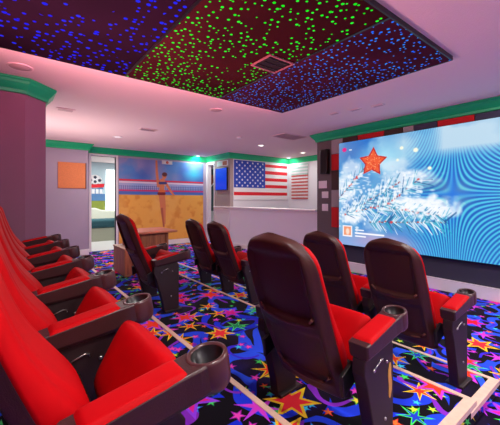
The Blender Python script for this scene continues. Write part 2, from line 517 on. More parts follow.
def air_vent(name, x, y, z, w, d, label, group=None, nl=5, m=None, dark=None, louv=None):
    r = empty(name, (x, y, z)); tag(r, label, 'vent', group)
    f = MB(); e = 0.022
    for lo, hi in (((-w, -d), (w, -d + e)), ((-w, d - e), (w, d)), ((-w, -d + e), (-w + e, d - e)), ((w - e, -d + e), (w, d - e))):
        f.box((lo[0], lo[1], -0.014), (hi[0], hi[1], 0.0))
    f.build('frame', m or M['vent'], r, bevel=0.004)
    box_obj('duct_opening', (-w + e, -d + e, -0.006), (w - e, d - e, 0.0), dark or M['vent_dark'], r)
    l = MB()
    for k in range(nl):
        y0 = -d + e + (2 * d - 2 * e) * (k + 0.5) / nl
        l.prism([(y0 - 0.012, -0.012), (y0 + 0.010, -0.004), (y0 + 0.012, -0.006), (y0 - 0.010, -0.014)], -w + e, w - e, 'x')
    l.build('louvres', louv or m or M['vent'], r)
    return r
air_vent('air_vent', 2.12, 2.345, PZ0 - 0.004, 0.165, 0.15, 'square pinkish air vent set in the green star ceiling panel', nl=3, louv=M['stand'])
air_vent('air_vent', 2.28, 6.26, CEIL, 0.17, 0.10, 'small flat air vent in the plain ceiling in front of the mural', 'plain ceiling vents', 4, M['ceiling'], M['grille'])
air_vent('air_vent', 5.02, 5.0, CEIL, 0.36, 0.22, 'wide pale air vent in the ceiling before the bar alcove', 'plain ceiling vents', 8, M['ceiling'], M['grille'])
# flush strip of small fittings between the star panel and the screen wall
for (x, y, l) in ((4.25, 3.20, 'flush ceiling slot near the far end of the screen'), (4.32, 2.86, 'middle one of the three flush ceiling slots along the screen'),
                  (4.40, 2.52, 'flush ceiling slot nearest the star panel corner')):
    r = empty('ceiling_slot', (x, y, CEIL)); tag(r, l, 'ceiling fitting', 'flush ceiling slots along the screen')
    b = MB(); b.box((-0.05, -0.09, -0.010), (0.05, 0.09, 0)); b.build('frame', M['ceiling'], r, bevel=0.004)
    box_obj('lens', (-0.03, -0.07, -0.013), (0.03, 0.07, -0.009), M['grille'], r)

def downlight(x, y, lens, label, group, power=0, col=(1, 0.95, 0.9), rad=0.075, size=None):
    r = empty('ceiling_light', (x, y, CEIL)); tag(r, label, 'ceiling light', group)
    b = MB(); b.lathe([(rad + 0.028, -0.001), (rad + 0.026, -0.010), (rad, -0.012), (rad - 0.006, -0.004)], n=32)
    b.build('trim_ring', M['white'], r)
    b = MB(); b.lathe([(rad - 0.004, -0.003), (rad - 0.02, -0.007), (0.001, -0.009)], n=28)
    b.build('lens', lens, r)
    if power:
        L = bpy.data.lights.new('can_lamp', 'AREA'); L.shape = 'DISK'; L.size = size or rad * 2; L.energy = power; L.color = col
        o = bpy.data.objects.new('can_lamp', L); COL.objects.link(o); o.parent = r; o.location = (0, 0, -0.016)
    return r
GL = 'recessed ceiling downlights'
P_ROOM = 34
downlight(5.27, 6.28, M['lamp'], 'lit round ceiling light above the bar ledge left of centre of the flag', GL, 34)
downlight(7.1, 6.5, M['lamp'], 'lit round ceiling light in the alcove, in front of the slatted flag', GL, 10)
downlight(7.6, 7.6, M['lamp_cool'], 'dazzling cool white ceiling light in the corner between the two flags', GL, 7, (0.85, 1, 1))
downlight(4.95, 9.08, M['lamp_cool'], 'dazzling cool white ceiling light at the right end of the beach mural', GL, 14, (0.85, 1, 1))
downlight(2.0, 7.4, M['lamp_dim'], 'faintly lit round ceiling light in front of the corkboard wall', GL, P_ROOM)
PINK = (1.0, 0.62, 0.66)
for x, y in ((0.55, 0.3), (2.9, 0.35), (4.85, 0.35), (4.4, -1.4), (1.6, -1.4)):
    downlight(x, y, M['lamp'], 'round ceiling light outside the star panel on the near side', 'near side ceiling lights', P_ROOM * 1.2)
# round speakers and small fittings
def round_speaker(x, y, rad, label):
    r = empty('ceiling_speaker', (x, y, CEIL)); tag(r, label, 'ceiling speaker', 'round ceiling speakers')
    b = MB(); b.lathe([(rad, 0), (rad, -0.008), (rad - 0.012, -0.010), (rad - 0.014, -0.004)], n=36); b.build('rim', M['ceiling'], r)
    b = MB(); b.lathe([(rad - 0.014, -0.001), (rad - 0.016, -0.006), (0.001, -0.008)], n=36); b.build('grille', M['grille'], r)
round_speaker(0.13, 4.12, 0.115, 'round pinkish ceiling speaker beside the shaded column')
round_speaker(2.62, 4.22, 0.105, 'round ceiling speaker just beyond the green star panel edge')
d = MB(); d.lathe([(0.06, 0), (0.06, -0.02), (0.045, -0.035), (0.001, -0.037)], n=24)
tag(d.build('smoke_detector', M['white'], loc=(4.17, 5.74, CEIL)), 'small white smoke detector on the ceiling between flag and star panel', 'smoke detector')
r = empty('ceiling_slot', (0.75, 5.65, CEIL)); tag(r, 'flat rectangular fitting on the ceiling right of the shaded column', 'ceiling fitting')
b = MB(); b.box((-0.13, -0.09, -0.012), (0.13, 0.09, 0)); b.build('frame', M['ceiling'], r, bevel=0.005)
box_obj('lens', (-0.10, -0.06, -0.015), (0.10, 0.06, -0.011), M['grille'], r)

# ------------------------------------------------------------------ cinema chair
def sm(a, b, x):
    t = min(1, max(0, (x - a) / (b - a))); return t * t * (3 - 2 * t)
BZ0, BZ1 = 0.215, 1.01
def back_axis(z):                     # x of the rear surface of the back, reclined with a slight curve
    t = (z - BZ0) / (BZ1 - BZ0)
    return -0.075 - 0.315 * t - 0.020 * math.sin(PI * t) * (1 if t < 1 else 0) + 0.01
def half_width(t, W=0.224, wb=0.214, r=0.15, top=1.0):
    w = wb + (W - wb) * sm(0.0, 0.5, t) - 0.012 * sm(0.55, 1.0, t)
    h = (1 - t) * (BZ1 - BZ0)
    if h < r: w -= r - math.sqrt(max(0, r * r - (r - h) ** 2))
    h0 = t * (BZ1 - BZ0)
    if h0 < 0.03: w -= 0.03 - math.sqrt(max(0, 0.03 ** 2 - (0.03 - h0) ** 2))
    return w
def make_shell():
    b = MB(); NU, NV = 37, 73
    def vt(j): return 0.5 - 0.5 * math.cos(PI * j) if j < 0 else j
    def rear(u, v):
        t = 1 - (1 - v) ** 1.25
        q = 2 * u - 1
        q = math.sin(q * PI / 2) * 0.35 + q * 0.65
        w = half_width(t); y = q * w
        z = BZ0 + t * (BZ1 - BZ0) + 0.018 * (1 - q * q) * sm(0.75, 1, t)
        x = back_axis(z)
        edge = min((1 - abs(q)) * w, (1 - t) * (BZ1 - BZ0), t * (BZ1 - BZ0) + 0.01)
        x += 0.042 * (1 - sm(0, 0.045, edge)) ** 2              # rounded rim
        x += 0.022 * (q * q)                                    # wraps around the sitter
        # recessed upper panel with a rounded lip, and a second lip below
        def rec(z0, z1, wy, d, s=0.016):
            return d * sm(z0 - s, z0 + s * 0.2, z - 0.02 * q * q * 0) * (1 - sm(z1 - 2 * s, z1, z)) * (1 - sm(wy - 1.6 * s, wy, abs(y)))
        bow = 0.030 * (1 - (y / 0.2) ** 2)
        x += rec(0.640 - bow * 0.6, 0.950, 0.172, 0.022)
        x -= 0.015 * math.exp(-((z - (0.628 - bow * 0.6)) / 0.010) ** 2) * (1 - sm(0.14, 0.185, abs(y)))
        x += rec(0.325 - bow * 0.5, 0.58 - bow * 0.4, 0.185, 0.014)
        x -= 0.014 * math.exp(-((z - (0.315 - bow * 0.5)) / 0.009) ** 2) * (1 - sm(0.13, 0.18, abs(y)))
        return (x, y, z)
    b.grid(rear, NU, NV)
    def front(u, v):
        x, y, z = rear(u, v)
        q = 2 * u - 1
        return (max(back_axis(z) + 0.050, x + 0.012), y * 0.985, z - 0.004 * sm(0.9, 1, v))
    o = len(b.v)
    b.grid(front, NU, NV)
    def bridge(i, j): b.face((i, j, j + o, i + o), 0, True)
    for j in range(NV - 1):
        bridge(j * NU, (j + 1) * NU); bridge(j * NU + NU - 1, (j + 1) * NU + NU - 1)
    for i in range(NU - 1):
        bridge(i, i + 1); bridge((NV - 1) * NU + i, (NV - 1) * NU + i + 1)
    return b
def make_cushion():
    b = MB(); NU, NV = 25, 41
    z0, z1 = 0.33, 0.998
    def surf(u, v, side):
        t = v; q = 2 * u - 1
        z = z0 + (z1 - z0) * t
        tt = (z - BZ0) / (BZ1 - BZ0)
        w = half_width(tt) + 0.002
        h = (1 - t) * (z1 - z0)
        if h < 0.03: w -= 0.02 * (1 - h / 0.03)
        y = q * w
        base = back_axis(z) + 0.040 + 0.024 * q * q
        if not side: return (base, y * 0.99, z)
        e = max(0.0, 1 - abs(q) ** 5) ** 0.5 * max(0.0, 1 - abs(2 * t - 1) ** 9) ** 0.5
        bul = 0.066 + 0.052 * math.exp(-((t - 0.22) / 0.2) ** 2) - 0.018 * (1 - q * q) * sm(0.2, 0.6, t) + 0.012 * sm(0.75, 0.95, t)
        crease = 0.012 * math.exp(-((abs(q) - 0.66) / 0.05) ** 2) * sm(0.05, 0.2, t) * (1 - sm(0.85, 0.98, t))
        y *= 1 + 0.05 * e ** 0.5 * abs(q) ** 3
        return (base + 0.012 + (bul - 0.024 * q * q - crease) * e, y, z)
    b.grid(lambda u, v: surf(u, v, 1), NU, NV)
    o = len(b.v)
    b.grid(lambda u, v: surf(u, v, 0), NU, NV)
    for j in range(NV - 1):
        for a in (0, NU - 1): b.face((j * NU + a, (j + 1) * NU + a, (j + 1) * NU + a + o, j * NU + a + o), 0, True)
    for i in range(NU - 1):
        for a in (0, (NV - 1) * NU): b.face((a + i, a + i + 1, a + i + 1 + o, a + i + o), 0, True)
    return b
def make_seat():
    """tip-up seat in its raised position"""
    b = MB(); n = 28
    hx, hz = 0.085, 0.335                        # hinge side
    ang = math.radians(66); L = 0.262
    ca, sa = math.cos(ang), math.sin(ang)
    prof = []
    for k in range(n):
        t = 2 * PI * k / n
        c, s_ = math.cos(t), math.sin(t)
        a = 0.5 + 0.5 * math.copysign(abs(c) ** 0.45, c)
        th = 0.060 * math.copysign(abs(s_) ** 0.6, s_) * (1.1 - 0.35 * a)
        prof.append((a * L, th))
    def pt(u, v):
        k = int(round(u * n)) % n
        a, th = prof[k]
        q = 2 * v - 1
        e = max(0.0, 1 - abs(q) ** 5) ** 0.5
        w = 0.228 - 0.012 * sm(0.0, L, a)
        aa = L / 2 + (a - L / 2) * (0.86 + 0.14 * e) ; tt = th * (0.25 + 0.75 * e)
        tt += 0.012 * (1 - q * q) * (1 if th > 0 else 0)
        return (hx + aa * ca + tt * sa * 1, q * w, hz + aa * sa - tt * ca)
    b.grid(pt, n, 19, closed_u=True)
    m = len(b.v)
    b.face([i for i in range(n)], 0, True); b.face([m - n + i for i in range(n)], 0, True)
    return b
ARM_Z = 0.61
def make_arm_body():
    """long arm with a flat top, its nose hollowed to receive the cup holder"""
    b = MB(); r = 0.0575; ccx = 0.245
    def plan(k_):
        pts = [(-0.120, -0.042 * k_), (-0.112, -0.048 * k_), (0.08, -0.049 * k_), (0.15, -0.050 * k_), (0.195, -0.053 * k_)]
        for k in range(9):
            a = PI + (1 - k / 4.0) * 1.15
            pts.append((ccx + r * math.cos(a), r * math.sin(a) * k_))
        return pts + [(x, -y) for x, y in reversed(pts[:5])]
    def zb(x): return ARM_Z - 0.068 - 0.018 * sm(-0.1, 0.15, x)
    P0 = plan(1.0); n = len(P0); B = len(b.v)
    for z0, k_ in ((0, 0.93), (-0.006, 1.0), (None, 1.0), (None, 0.86)):
        for x, y in plan(k_):
            z = ARM_Z + z0 if z0 is not None else (zb(x) + (0.014 if k_ == 1.0 else 0))
            b.v.append((x, y, z))
    b.face([B + i for i in range(n)]); b.face([B + 3 * n + i for i in reversed(range(n))])
    for l in range(3):
        for i in range(n):
            j = (i + 1) % n; b.face((B + l * n + i, B + l * n + j, B + (l + 1) * n + j, B + (l + 1) * n + i))
    return b
def make_pad():
    b = MB()
    def pt(u, v):
        x = -0.088 + 0.256 * u; q = 2 * v - 1
        e = max(0, 1 - abs(2 * u - 1) ** 16) ** 0.5 * max(0, 1 - abs(q) ** 8) ** 0.5
        return (x, q * 0.0475, ARM_Z - 0.003 + 0.013 * e)
    b.grid(pt, 25, 13)
    return b
def make_cup():
    b = MB()
    b.lathe([(0.030, ARM_Z - 0.097), (0.048, ARM_Z - 0.094), (0.057, ARM_Z - 0.082), (0.060, ARM_Z - 0.06), (0.060, ARM_Z - 0.006), (0.0575, ARM_Z + 0.001), (0.049, ARM_Z + 0.002),
             (0.0455, ARM_Z - 0.003), (0.0435, ARM_Z - 0.030), (0.040, ARM_Z - 0.031), (0.038, ARM_Z - 0.072), (0.001, ARM_Z - 0.074)], (0.245, 0, 0), n=40)
    for k in range(7 * 40, len(b.f)): b.mi[k] = 1
    b.mi[-2] = 0
    return b
TILT = math.radians(10)
def tilted(maker):
    b = maker(); c, s_ = math.cos(TILT), math.sin(TILT); px_, pz_ = 0.21, ARM_Z - 0.01
    b.v = [(px_ + (x - px_) * c - (z - pz_) * s_, y, pz_ + (x - px_) * s_ + (z - pz_) * c) for x, y, z in b.v]
    return b
def make_stand():
    b = MB()
    out = [(-0.105, 0.485), (0.135, 0.528), (0.165, 0.48), (0.165, 0.015), (0.000, 0.015), (-0.012, 0.10), (-0.085, 0.36), (-0.110, 0.42)]
    b.prism(out, -0.031, 0.031, 'y')
    return b
mesh_cache = {}
def part(key, maker, name, m, parent, bevel=0, seg=2, y=0.0):
    if key not in mesh_cache:
        o = maker().build(name, m, None, bevel, seg, weld=True)
        mesh_cache[key] = o
    else:
        o = mesh_cache[key].copy(); o.name = name; COL.objects.link(o)
    o.parent = parent; o.location = (0, y, 0)
    return o
def bolt_mesh(x, z, r, sy):
    b = MB()
    b.lathe([(r, 0), (r, 0.004), (r * 0.6, 0.007), (0.001, 0.007)], (x, 0.031, z), 'y', 12)
    for i in range(len(b.v)): b.v[i] = (b.v[i][0], b.v[i][1] * sy, b.v[i][2])
    return b
def lever_mesh():
    b = MB()
    b.tube([(-0.03, -0.033, 0.42), (-0.01, -0.037, 0.437), (0.03, -0.038, 0.452), (0.048, -0.036, 0.448), (0.052, -0.033, 0.436)], 0.0028, 8)
    return b
PITCH = 0.61
def arm_assembly(ch, y):
    a = part('arm', lambda: tilted(make_arm_body), 'armrest', M['arm'], ch, 0.008, 3, y)
    part('pad', lambda: tilted(make_pad), 'arm_pad', M['red'], a)
    part('cup', lambda: tilted(make_cup), 'cup_holder', [M['cup'], M['black']], a)
    s_ = part('stand', make_stand, 'side_stand', M['stand'], ch, 0.006, 2, y)
    for k, (x, z, r, sy) in enumerate(((-0.03, 0.42, 0.009, -1), (0.075, 0.16, 0.008, -1), (0.09, 0.42, 0.007, -1), (-0.03, 0.42, 0.009, 1))):
        part('bolt%d' % k, lambda: bolt_mesh(x, z, r, sy), 'bolt', M['metal'], s_)
    part('lever', lever_mesh, 'lever', M['metal'], s_)
    def foot():
        b = MB(); b.box((0.0, -0.055, 0.0), (0.195, 0.055, 0.018)); return b
    part('foot', foot, 'foot_plate', M['stand'], s_, 0.005)
    return a, s_
def make_chair():
    ch = empty('cinema_chair')
    part('shell', make_shell, 'back_shell', M['shell'], ch)
    sh_ = ch.children[0] if ch.children else [o for o in bpy.data.objects if o.parent == ch][0]
    def lip(zc, wy, r):
        def mk():
            b = MB(); pts = []
            for k in range(21):
                q = -1 + k / 10.0; y = q * wy
                z = zc - 0.024 * (1 - q * q) + 0.030 * max(0.0, abs(q) - 0.8) / 0.2
                qq = y / half_width((z - BZ0) / (BZ1 - BZ0))
                pts.append((back_axis(z) + 0.022 * qq * qq - 0.001, y, z))
            b.tube(pts, r, 8); return b
        return mk
    part('lip_a', lip(0.620, 0.165, 0.0075), 'shell_lip', M['lip'], sh_)
    part('lip_b', lip(0.318, 0.165, 0.0070), 'shell_lip', M['lip'], sh_)
    part('cushion', make_cushion, 'back_cushion', M['red'], ch)
    part('seat', make_seat, 'seat', M['red'], ch)
    def bar():
        b = MB(); b.tube([(0.0, -PITCH / 2 + 0.03, 0.385), (0.0, PITCH / 2 - 0.036, 0.385)], 0.018, 12)
        for q in (-1, 1):
            b.prism([(-0.150, 0.40), (-0.140, 0.30), (-0.02, 0.35), (0.02, 0.40), (-0.06, 0.44)], q * 0.245 - 0.010, q * 0.245 + 0.010, 'y')
        return b
    part('bar', bar, 'seat_bracket', M['black'], ch, 0.004)
    arm_assembly(ch, -PITCH / 2)
    return ch
proto = make_chair()
def copy_tree(o, parent=None):
    c = o.copy(); COL.objects.link(c); c.parent = parent
    for k in [x for x in bpy.data.objects if x.parent == o]: copy_tree(k, c)
    return c
used = [False]
def chair(x, y, z, label, group, both=False, rz=0.0, patch=False):
    if not used[0]: c = proto; used[0] = True
    else: c = copy_tree(PRIS)
    c.location = (x, y, z); c.rotation_euler = (0, 0, rz)
    c['label'] = label; c['category'] = 'chair'; c['group'] = group
    if both: arm_assembly(c, PITCH / 2)
    if patch:
        st = [k for k in c.children if k.name.startswith('side_stand')][0]
        b = MB()
        n = 20
        b.prism([(0.125 + 0.016 * math.cos(2 * PI * k / n) * (1 + .3 * math.sin(5 * k)), 0.32 + 0.085 * math.sin(2 * PI * k / n)) for k in range(n)], -0.0335, -0.030, 'y')
        b.build('worn_patch', M['ochre'], st)
    return c
# the untouched first chair stays as the master of the copies
PRIS = proto
G0, G1, G2 = 'red chairs in the back row', 'chairs in the middle row', 'chairs in the front row facing the screen'
y0 = 0.772 + PITCH / 2
back_labels = ['red cinema chair at the near end of the back row',
               'red cinema chair second from the near end of the back row',
               'red cinema chair third from the near end of the back row',
               'red cinema chair third from the shaded column in the back row',
               'red cinema chair second from the shaded column in the back row',
               'red cinema chair at the far end of the back row, beside the shaded column']
for k in range(6):
    chair(0.205 + 0.006 * k, y0 + PITCH * k, Z_BACK, back_labels[k], G0, both=(k == 5))
chair(1.297, 0.79 + PITCH / 2, Z_MID, 'large brown backed cinema chair at the near end of the middle row', G1, True, math.radians(3.5), True)
chair(1.305, 3.45, Z_MID, 'cinema chair standing alone before the wooden desk in the middle row', G1, True)
chair(2.45, 0.845 + PITCH / 2, Z_FRONT, 'dark backed cinema chair at the near end of the front row', G2)
chair(2.45, 0.845 + PITCH * 1.5, Z_FRONT, 'dark backed cinema chair beside the near end one, half hidden behind the large chair', G2, True)
chair(2.385, 3.05 + PITCH / 2, Z_FRONT, 'dark backed front row chair in the far pair, nearer the large chair', G2)
chair(2.385, 3.05 + PITCH * 1.5, Z_FRONT, 'dark backed front row chair in the far pair, farthest along toward the mural', G2, True)

# ------------------------------------------------------------------ wooden desk and box behind the middle row
dk = empty('wooden_desk', (1.85, 5.18, Z_MID)); tag(dk, 'red brown wooden desk with overhanging top in front of the beach mural', 'desk')
b = MB(); b.box((-0.33, -0.36, 0.635), (0.40, 0.36, 0.668)); b.build('tabletop', M['wood_top'], dk, bevel=0.006)
for x in (-0.28, 0.26):
    b = MB(); b.box((x - 0.02, -0.27, 0), (x + 0.02, 0.27, 0.635)); b.build('side_panel', M['wood'], dk, bevel=0.003)
b = MB(); b.box((-0.28, 0.22, 0.12), (0.24, 0.25, 0.635)); b.build('back_panel', M['wood'], dk)
b = MB(); b.box((-0.28, -0.25, 0.02), (0.24, -0.22, 0.635)); b.build('front_panel', M['wood'], dk)
bx = empty('wooden_cabinet', (1.415, 4.98, Z_MID)); tag(bx, 'low pale wooden cabinet standing at the end of the desk behind the lone chair', 'cabinet')
b = MB(); b.box((0.0, -0.12, 0.02), (0.105, 0.48, 0.41)); b.build('body', M['oak'], bx, bevel=0.004)
b = MB(); b.box((-0.012, -0.13, 0.41), (0.109, 0.49, 0.43)); b.build('top', M['oak'], bx, bevel=0.004)
b = MB(); b.box((0.01, -0.10, 0.0), (0.10, 0.46, 0.02)); b.build('plinth', M['wood'], bx)
b = MB(); b.box((0.004, -0.132, 0.04), (0.101, -0.12, 0.40)); b.build('door', M['wood'], bx, bevel=0.003)

# ------------------------------------------------------------------ painted pictures (rasterised here, carried by the surface itself)
class Img:
    def __init__(s, w, h, col):
        s.w, s.h = w, h; s.a = np.zeros((h, w, 3)); s.a[:] = np.array(col) / 255.0
        s.Y, s.X = np.mgrid[0:h, 0:w].astype(float)
    def put(s, sl, alpha, col):
        c = np.array(col) / 255.0
        s.a[sl] = s.a[sl] * (1 - alpha[..., None]) + c * alpha[..., None]
    def _sl(s, x0, x1, y0, y1):
        return (slice(max(0, int(y0)), min(s.h, int(y1) + 2)), slice(max(0, int(x0)), min(s.w, int(x1) + 2)))
    def line(s, x0, y0, x1, y1, w, col, soft=0.7, op=1.0, w1=None):
        m = max(w, w1 or w) + soft + 1
        sl = s._sl(min(x0, x1) - m, max(x0, x1) + m, min(y0, y1) - m, max(y0, y1) + m)
        X, Y = s.X[sl], s.Y[sl]
        if X.size == 0: return
        dx, dy = x1 - x0, y1 - y0; L = dx * dx + dy * dy + 1e-9
        t = np.clip(((X - x0) * dx + (Y - y0) * dy) / L, 0, 1)
        d = np.hypot(X - x0 - t * dx, Y - y0 - t * dy)
        ww = w + ((w1 if w1 is not None else w) - w) * t
        s.put(sl, np.clip((ww - d) / soft + 0.5, 0, 1) * op, col)
    def ell(s, cx, cy, rx, ry, col, soft=1.0, op=1.0):
        sl = s._sl(cx - rx - soft * 2 - 2, cx + rx + soft * 2 + 2, cy - ry - soft * 2 - 2, cy + ry + soft * 2 + 2)
        X, Y = s.X[sl], s.Y[sl]
        if X.size == 0: return
        d = (np.hypot((X - cx) / rx, (Y - cy) / ry) - 1) * min(rx, ry)
        s.put(sl, np.clip(0.5 - d / soft, 0, 1) * op, col)
    def rect(s, x0, y0, x1, y1, col, op=1.0):
        sl = s._sl(x0, x1 - 2, y0, y1 - 2)
        s.put(sl, np.ones(s.X[sl].shape) * op, col)
    def poly(s, pts, col, op=1.0):
        xs = [p[0] for p in pts]; ys = [p[1] for p in pts]
        sl = s._sl(min(xs) - 1, max(xs) + 1, min(ys) - 1, max(ys) + 1)
        X, Y = s.X[sl], s.Y[sl]; ins = np.zeros(X.shape, bool); n = len(pts)
        for i in range(n):
            (xa, ya), (xb, yb) = pts[i], pts[(i + 1) % n]
            if ya == yb: continue
            c = ((ya > Y) != (yb > Y)) & (X < (xb - xa) * (Y - ya) / (yb - ya) + xa)
            ins ^= c
        s.put(sl, ins.astype(float) * op, col)
def fbm(h, w, cells, octv=4, seed=0):
    r = np.random.default_rng(seed); out = np.zeros((h, w)); amp = 1.0; tot = 0
    for o in range(octv):
        ny, nx = max(2, int(cells * 2 ** o * h / w)) + 2, int(cells * 2 ** o) + 2
        g = r.random((ny, nx))
        yy = np.linspace(0, ny - 1.001, h); xx = np.linspace(0, nx - 1.001, w)
        yi, xi = yy.astype(int), xx.astype(int); fy, fx = (yy - yi)[:, None], (xx - xi)[None, :]
        fy, fx = fy * fy * (3 - 2 * fy), fx * fx * (3 - 2 * fx)
        v = g[yi][:, xi] * (1 - fy) * (1 - fx) + g[yi][:, xi + 1] * (1 - fy) * fx + g[yi + 1][:, xi] * fy * (1 - fx) + g[yi + 1][:, xi + 1] * fy * fx
        out += v * amp; tot += amp; amp *= 0.5
    return out / tot
def to_lin(a): return np.where(a <= 0.04045, a / 12.92, ((np.clip(a, 0, 1) + 0.055) / 1.055) ** 2.4)
def picture(name, img, origin, du, dv, thick_dir, m, parent=None):
    """a grid carrying the picture as a colour attribute; origin = top left corner, du across, dv downwards"""
    h, w = img.h, img.w
    o, du, dv = np.array(origin, float), np.array(du, float), np.array(dv, float)
    uu, vv = np.meshgrid(np.linspace(0, 1, w), np.linspace(0, 1, h))
    P = o + uu[..., None] * du + vv[..., None] * dv
    me = bpy.data.meshes.new(name)
    idx = np.arange(w * h).reshape(h, w)
    q = np.stack([idx[:-1, :-1], idx[1:, :-1], idx[1:, 1:], idx[:-1, 1:]], -1).reshape(-1, 4)
    me.from_pydata(P.reshape(-1, 3).tolist(), [], q.tolist())
    at = me.color_attributes.new('picture', 'FLOAT_COLOR', 'POINT')
    c = np.ones((h * w, 4), np.float32); c[:, :3] = to_lin(np.clip(img.a, 0, 1)).reshape(-1, 3)
    at.data.foreach_set('color', c.ravel())
    me.materials.append(m)
    ob = bpy.data.objects.new(name, me); COL.objects.link(ob)
    if parent: ob.parent = parent
    return ob

# ---- LED screen
SY0, SY1, SZ0, SZ1 = 3.86, 0.26, 0.53, 2.535
XSC = XS - 0.10
th = math.radians(38); s38, c38 = math.sin(th), math.cos(th)
IW, IH = 520, 290
def on_screen(px, py):
    """where a point measured in the photograph sits on the displayed picture"""
    t = (px - 250) / 314.0
    Y = XSC * (c38 - t * s38) / (s38 + t * c38); d = s38 * XSC + c38 * Y
    z = EYE - (py - 199) * d / 314.0
    return ((SY0 - Y) / (SY0 - SY1) * IW, (SZ1 - z) / (SZ1 - SZ0) * IH)
im = Img(IW, IH, (92, 160, 214))
n1 = fbm(IH, IW, 5, 4, 1); n2 = fbm(IH, IW, 9, 4, 2); n3 = fbm(IH, IW, 30, 3, 3)
full = (slice(None), slice(None))
im.put(full, np.clip((n1 - 0.40) * 4, 0, 1) * 0.85, (24, 104, 196))
im.put(full, np.clip((n2 - 0.52) * 5, 0, 1) * 0.6, (150, 200, 232))
# bright cloud at the upper right, pale lavender foot
bx_, by_ = on_screen(470, 140)
im.put(full, np.clip(1.5 - np.hypot((im.X - bx_) / 150, (im.Y - by_ + 12) / 56) + (n2 - 0.5) * 1.1, 0, 1), (208, 226, 236))
im.put(full, np.clip((im.Y - IH * 0.80) / (IH * 0.16) + (n1 - 0.5), 0, 1) * 0.8, (150, 172, 224))
im.put(full, np.clip(1.0 - np.hypot((im.X - 115) / 110, (im.Y - 268) / 26) + (n1 - .5), 0, 1) * 0.6, (206, 158, 190))
# ripple pattern on the right of the picture
mx_, my_ = on_screen(453, 194)
rx, ry = (im.X - mx_) / 100.0, (im.Y - my_) / 100.0
w8 = np.clip((im.X - mx_ + 105) / 70, 0, 1) * np.clip(1.25 - np.hypot(rx * 0.55, ry * 0.85) * 0.35, 0, 1)
pat = np.sin(135.0 * rx * ry / (0.55 + 0.55 * np.abs(rx) + 0.35 * np.abs(ry)) + 34 * np.sign(rx * ry) * 0)
cl = np.clip((by_ + 40 - im.Y) / 30, 0, 1) * np.clip((im.X - bx_ + 100) / 50, 0, 1)
im.put(full, np.clip(w8 * (0.95 - 0.8 * cl), 0, 1) * 0.95, (24, 134, 214))
im.put(full, np.clip(pat * 1.2, 0, 1) * w8 * (0.8 - 0.8 * cl), (92, 220, 232))
im.put(full, np.clip(-pat * 1.2, 0, 1) * w8 * (0.75 - 0.75 * cl), (8, 76, 176))
im.put(full, np.clip(1 - np.hypot(rx / 0.5, ry / 0.42), 0, 1) * 0.6, (150, 176, 196))
im.put(full, np.clip(1 - np.hypot(rx / 0.14, ry / 0.9), 0, 1) * 0.9, (24, 116, 220))
im.put(full, np.clip(1 - np.hypot(rx / 0.9, ry / 0.10), 0, 1) * 0.8, (24, 116, 220))
gx, gy = on_screen(382, 158)
im.put(full, np.clip(1.2 - np.hypot((im.X - gx) / 80, (im.Y - gy) / 44), 0, 1) * 0.75, (176, 234, 248))
gx, gy = on_screen(424, 184)
im.put(full, np.clip(1.1 - np.hypot((im.X - gx) / 46, (im.Y - gy) / 22), 0, 1) * 0.6, (44, 92, 142))
gx, gy = on_screen(346, 150)
im.put(full, np.clip(1.2 - np.hypot((im.X - gx) / 60, (im.Y - gy) / 40), 0, 1) * 0.55, (118, 140, 190))
# soft snow masses
for px, py, rx_, ry_, op in ((352, 168, 34, 26, .7), (345, 190, 30, 40, .8), (352, 215, 40, 22, 1), (410, 178, 60, 22, .8), (400, 205, 70, 18, .95), (425, 205, 66, 22, .95), (375, 225, 30, 14, .5), (440, 212, 40, 14, .9), (395, 165, 40, 18, .5)):
    x, y = on_screen(px, py)
    dd = np.hypot((im.X - x) / rx_, (im.Y - y) / ry_)
    im.put(full, np.clip((1.25 - dd) * 1.6 + (n3 - 0.5) * 1.4, 0, 1) * op, (236, 242, 250))
pr = random.Random(5)
def branch(p0, p1, n, ln, spread, dark, snow):
    x0, y0 = on_screen(*p0); x1, y1 = on_screen(*p1)
    im.line(x0, y0, x1, y1, 1.6, (150, 74, 84), 1.2)
    ang = math.atan2(y1 - y0, x1 - x0)
    for k in range(n):
        t = pr.random(); s_ = pr.choice((-1, 1)); a = ang + s_ * (spread + pr.uniform(-.3, .3)); L = ln * pr.uniform(.6, 1.1)
        bx, by = x0 + (x1 - x0) * t, y0 + (y1 - y0) * t
        c = pr.choice(dark if pr.random() < 0.55 else snow)
        im.line(bx, by, bx + L * math.cos(a), by + L * math.sin(a), 1.5, c, 1.0, 0.9, 0.6)
    for k in range(5):
        t = pr.random(); im.ell(x0 + (x1 - x0) * t + pr.uniform(-3, 3), y0 + (y1 - y0) * t + pr.uniform(-3, 3), pr.uniform(2, 4), pr.uniform(1.5, 3), (214, 70, 74), 1.5)
DK = [(40, 128, 178), (60, 160, 196), (24, 92, 150), (96, 186, 214)]; SN = [(240, 246, 252), (206, 230, 244), (226, 238, 250)]
branch((338, 200), (372, 160), 40, 30, .8, DK, SN)
branch((345, 215), (400, 182), 70, 40, .75, DK, SN)
branch((352, 212), (385, 205), 50, 46, .9, DK, SN)
branch((378, 212), (418, 180), 70, 38, .8, DK, SN)
branch((370, 222), (445, 222), 110, 32, .9, DK + [(30, 170, 200)], SN)
branch((390, 208), (440, 215), 60, 30, .8, DK + [(30, 170, 200)], SN)
for k in range(420):
    cx_, cy_ = pr.choice(((350, 180), (348, 200), (356, 214), (405, 182), (415, 205), (430, 210), (395, 200), (380, 190)))
    x, y = on_screen(pr.gauss(cx_, 12), pr.gauss(cy_, 7)); im.ell(x, y, pr.uniform(1.5, 7), pr.uniform(1, 4.5), (246, 250, 255), 2.5, pr.uniform(.4, .85))
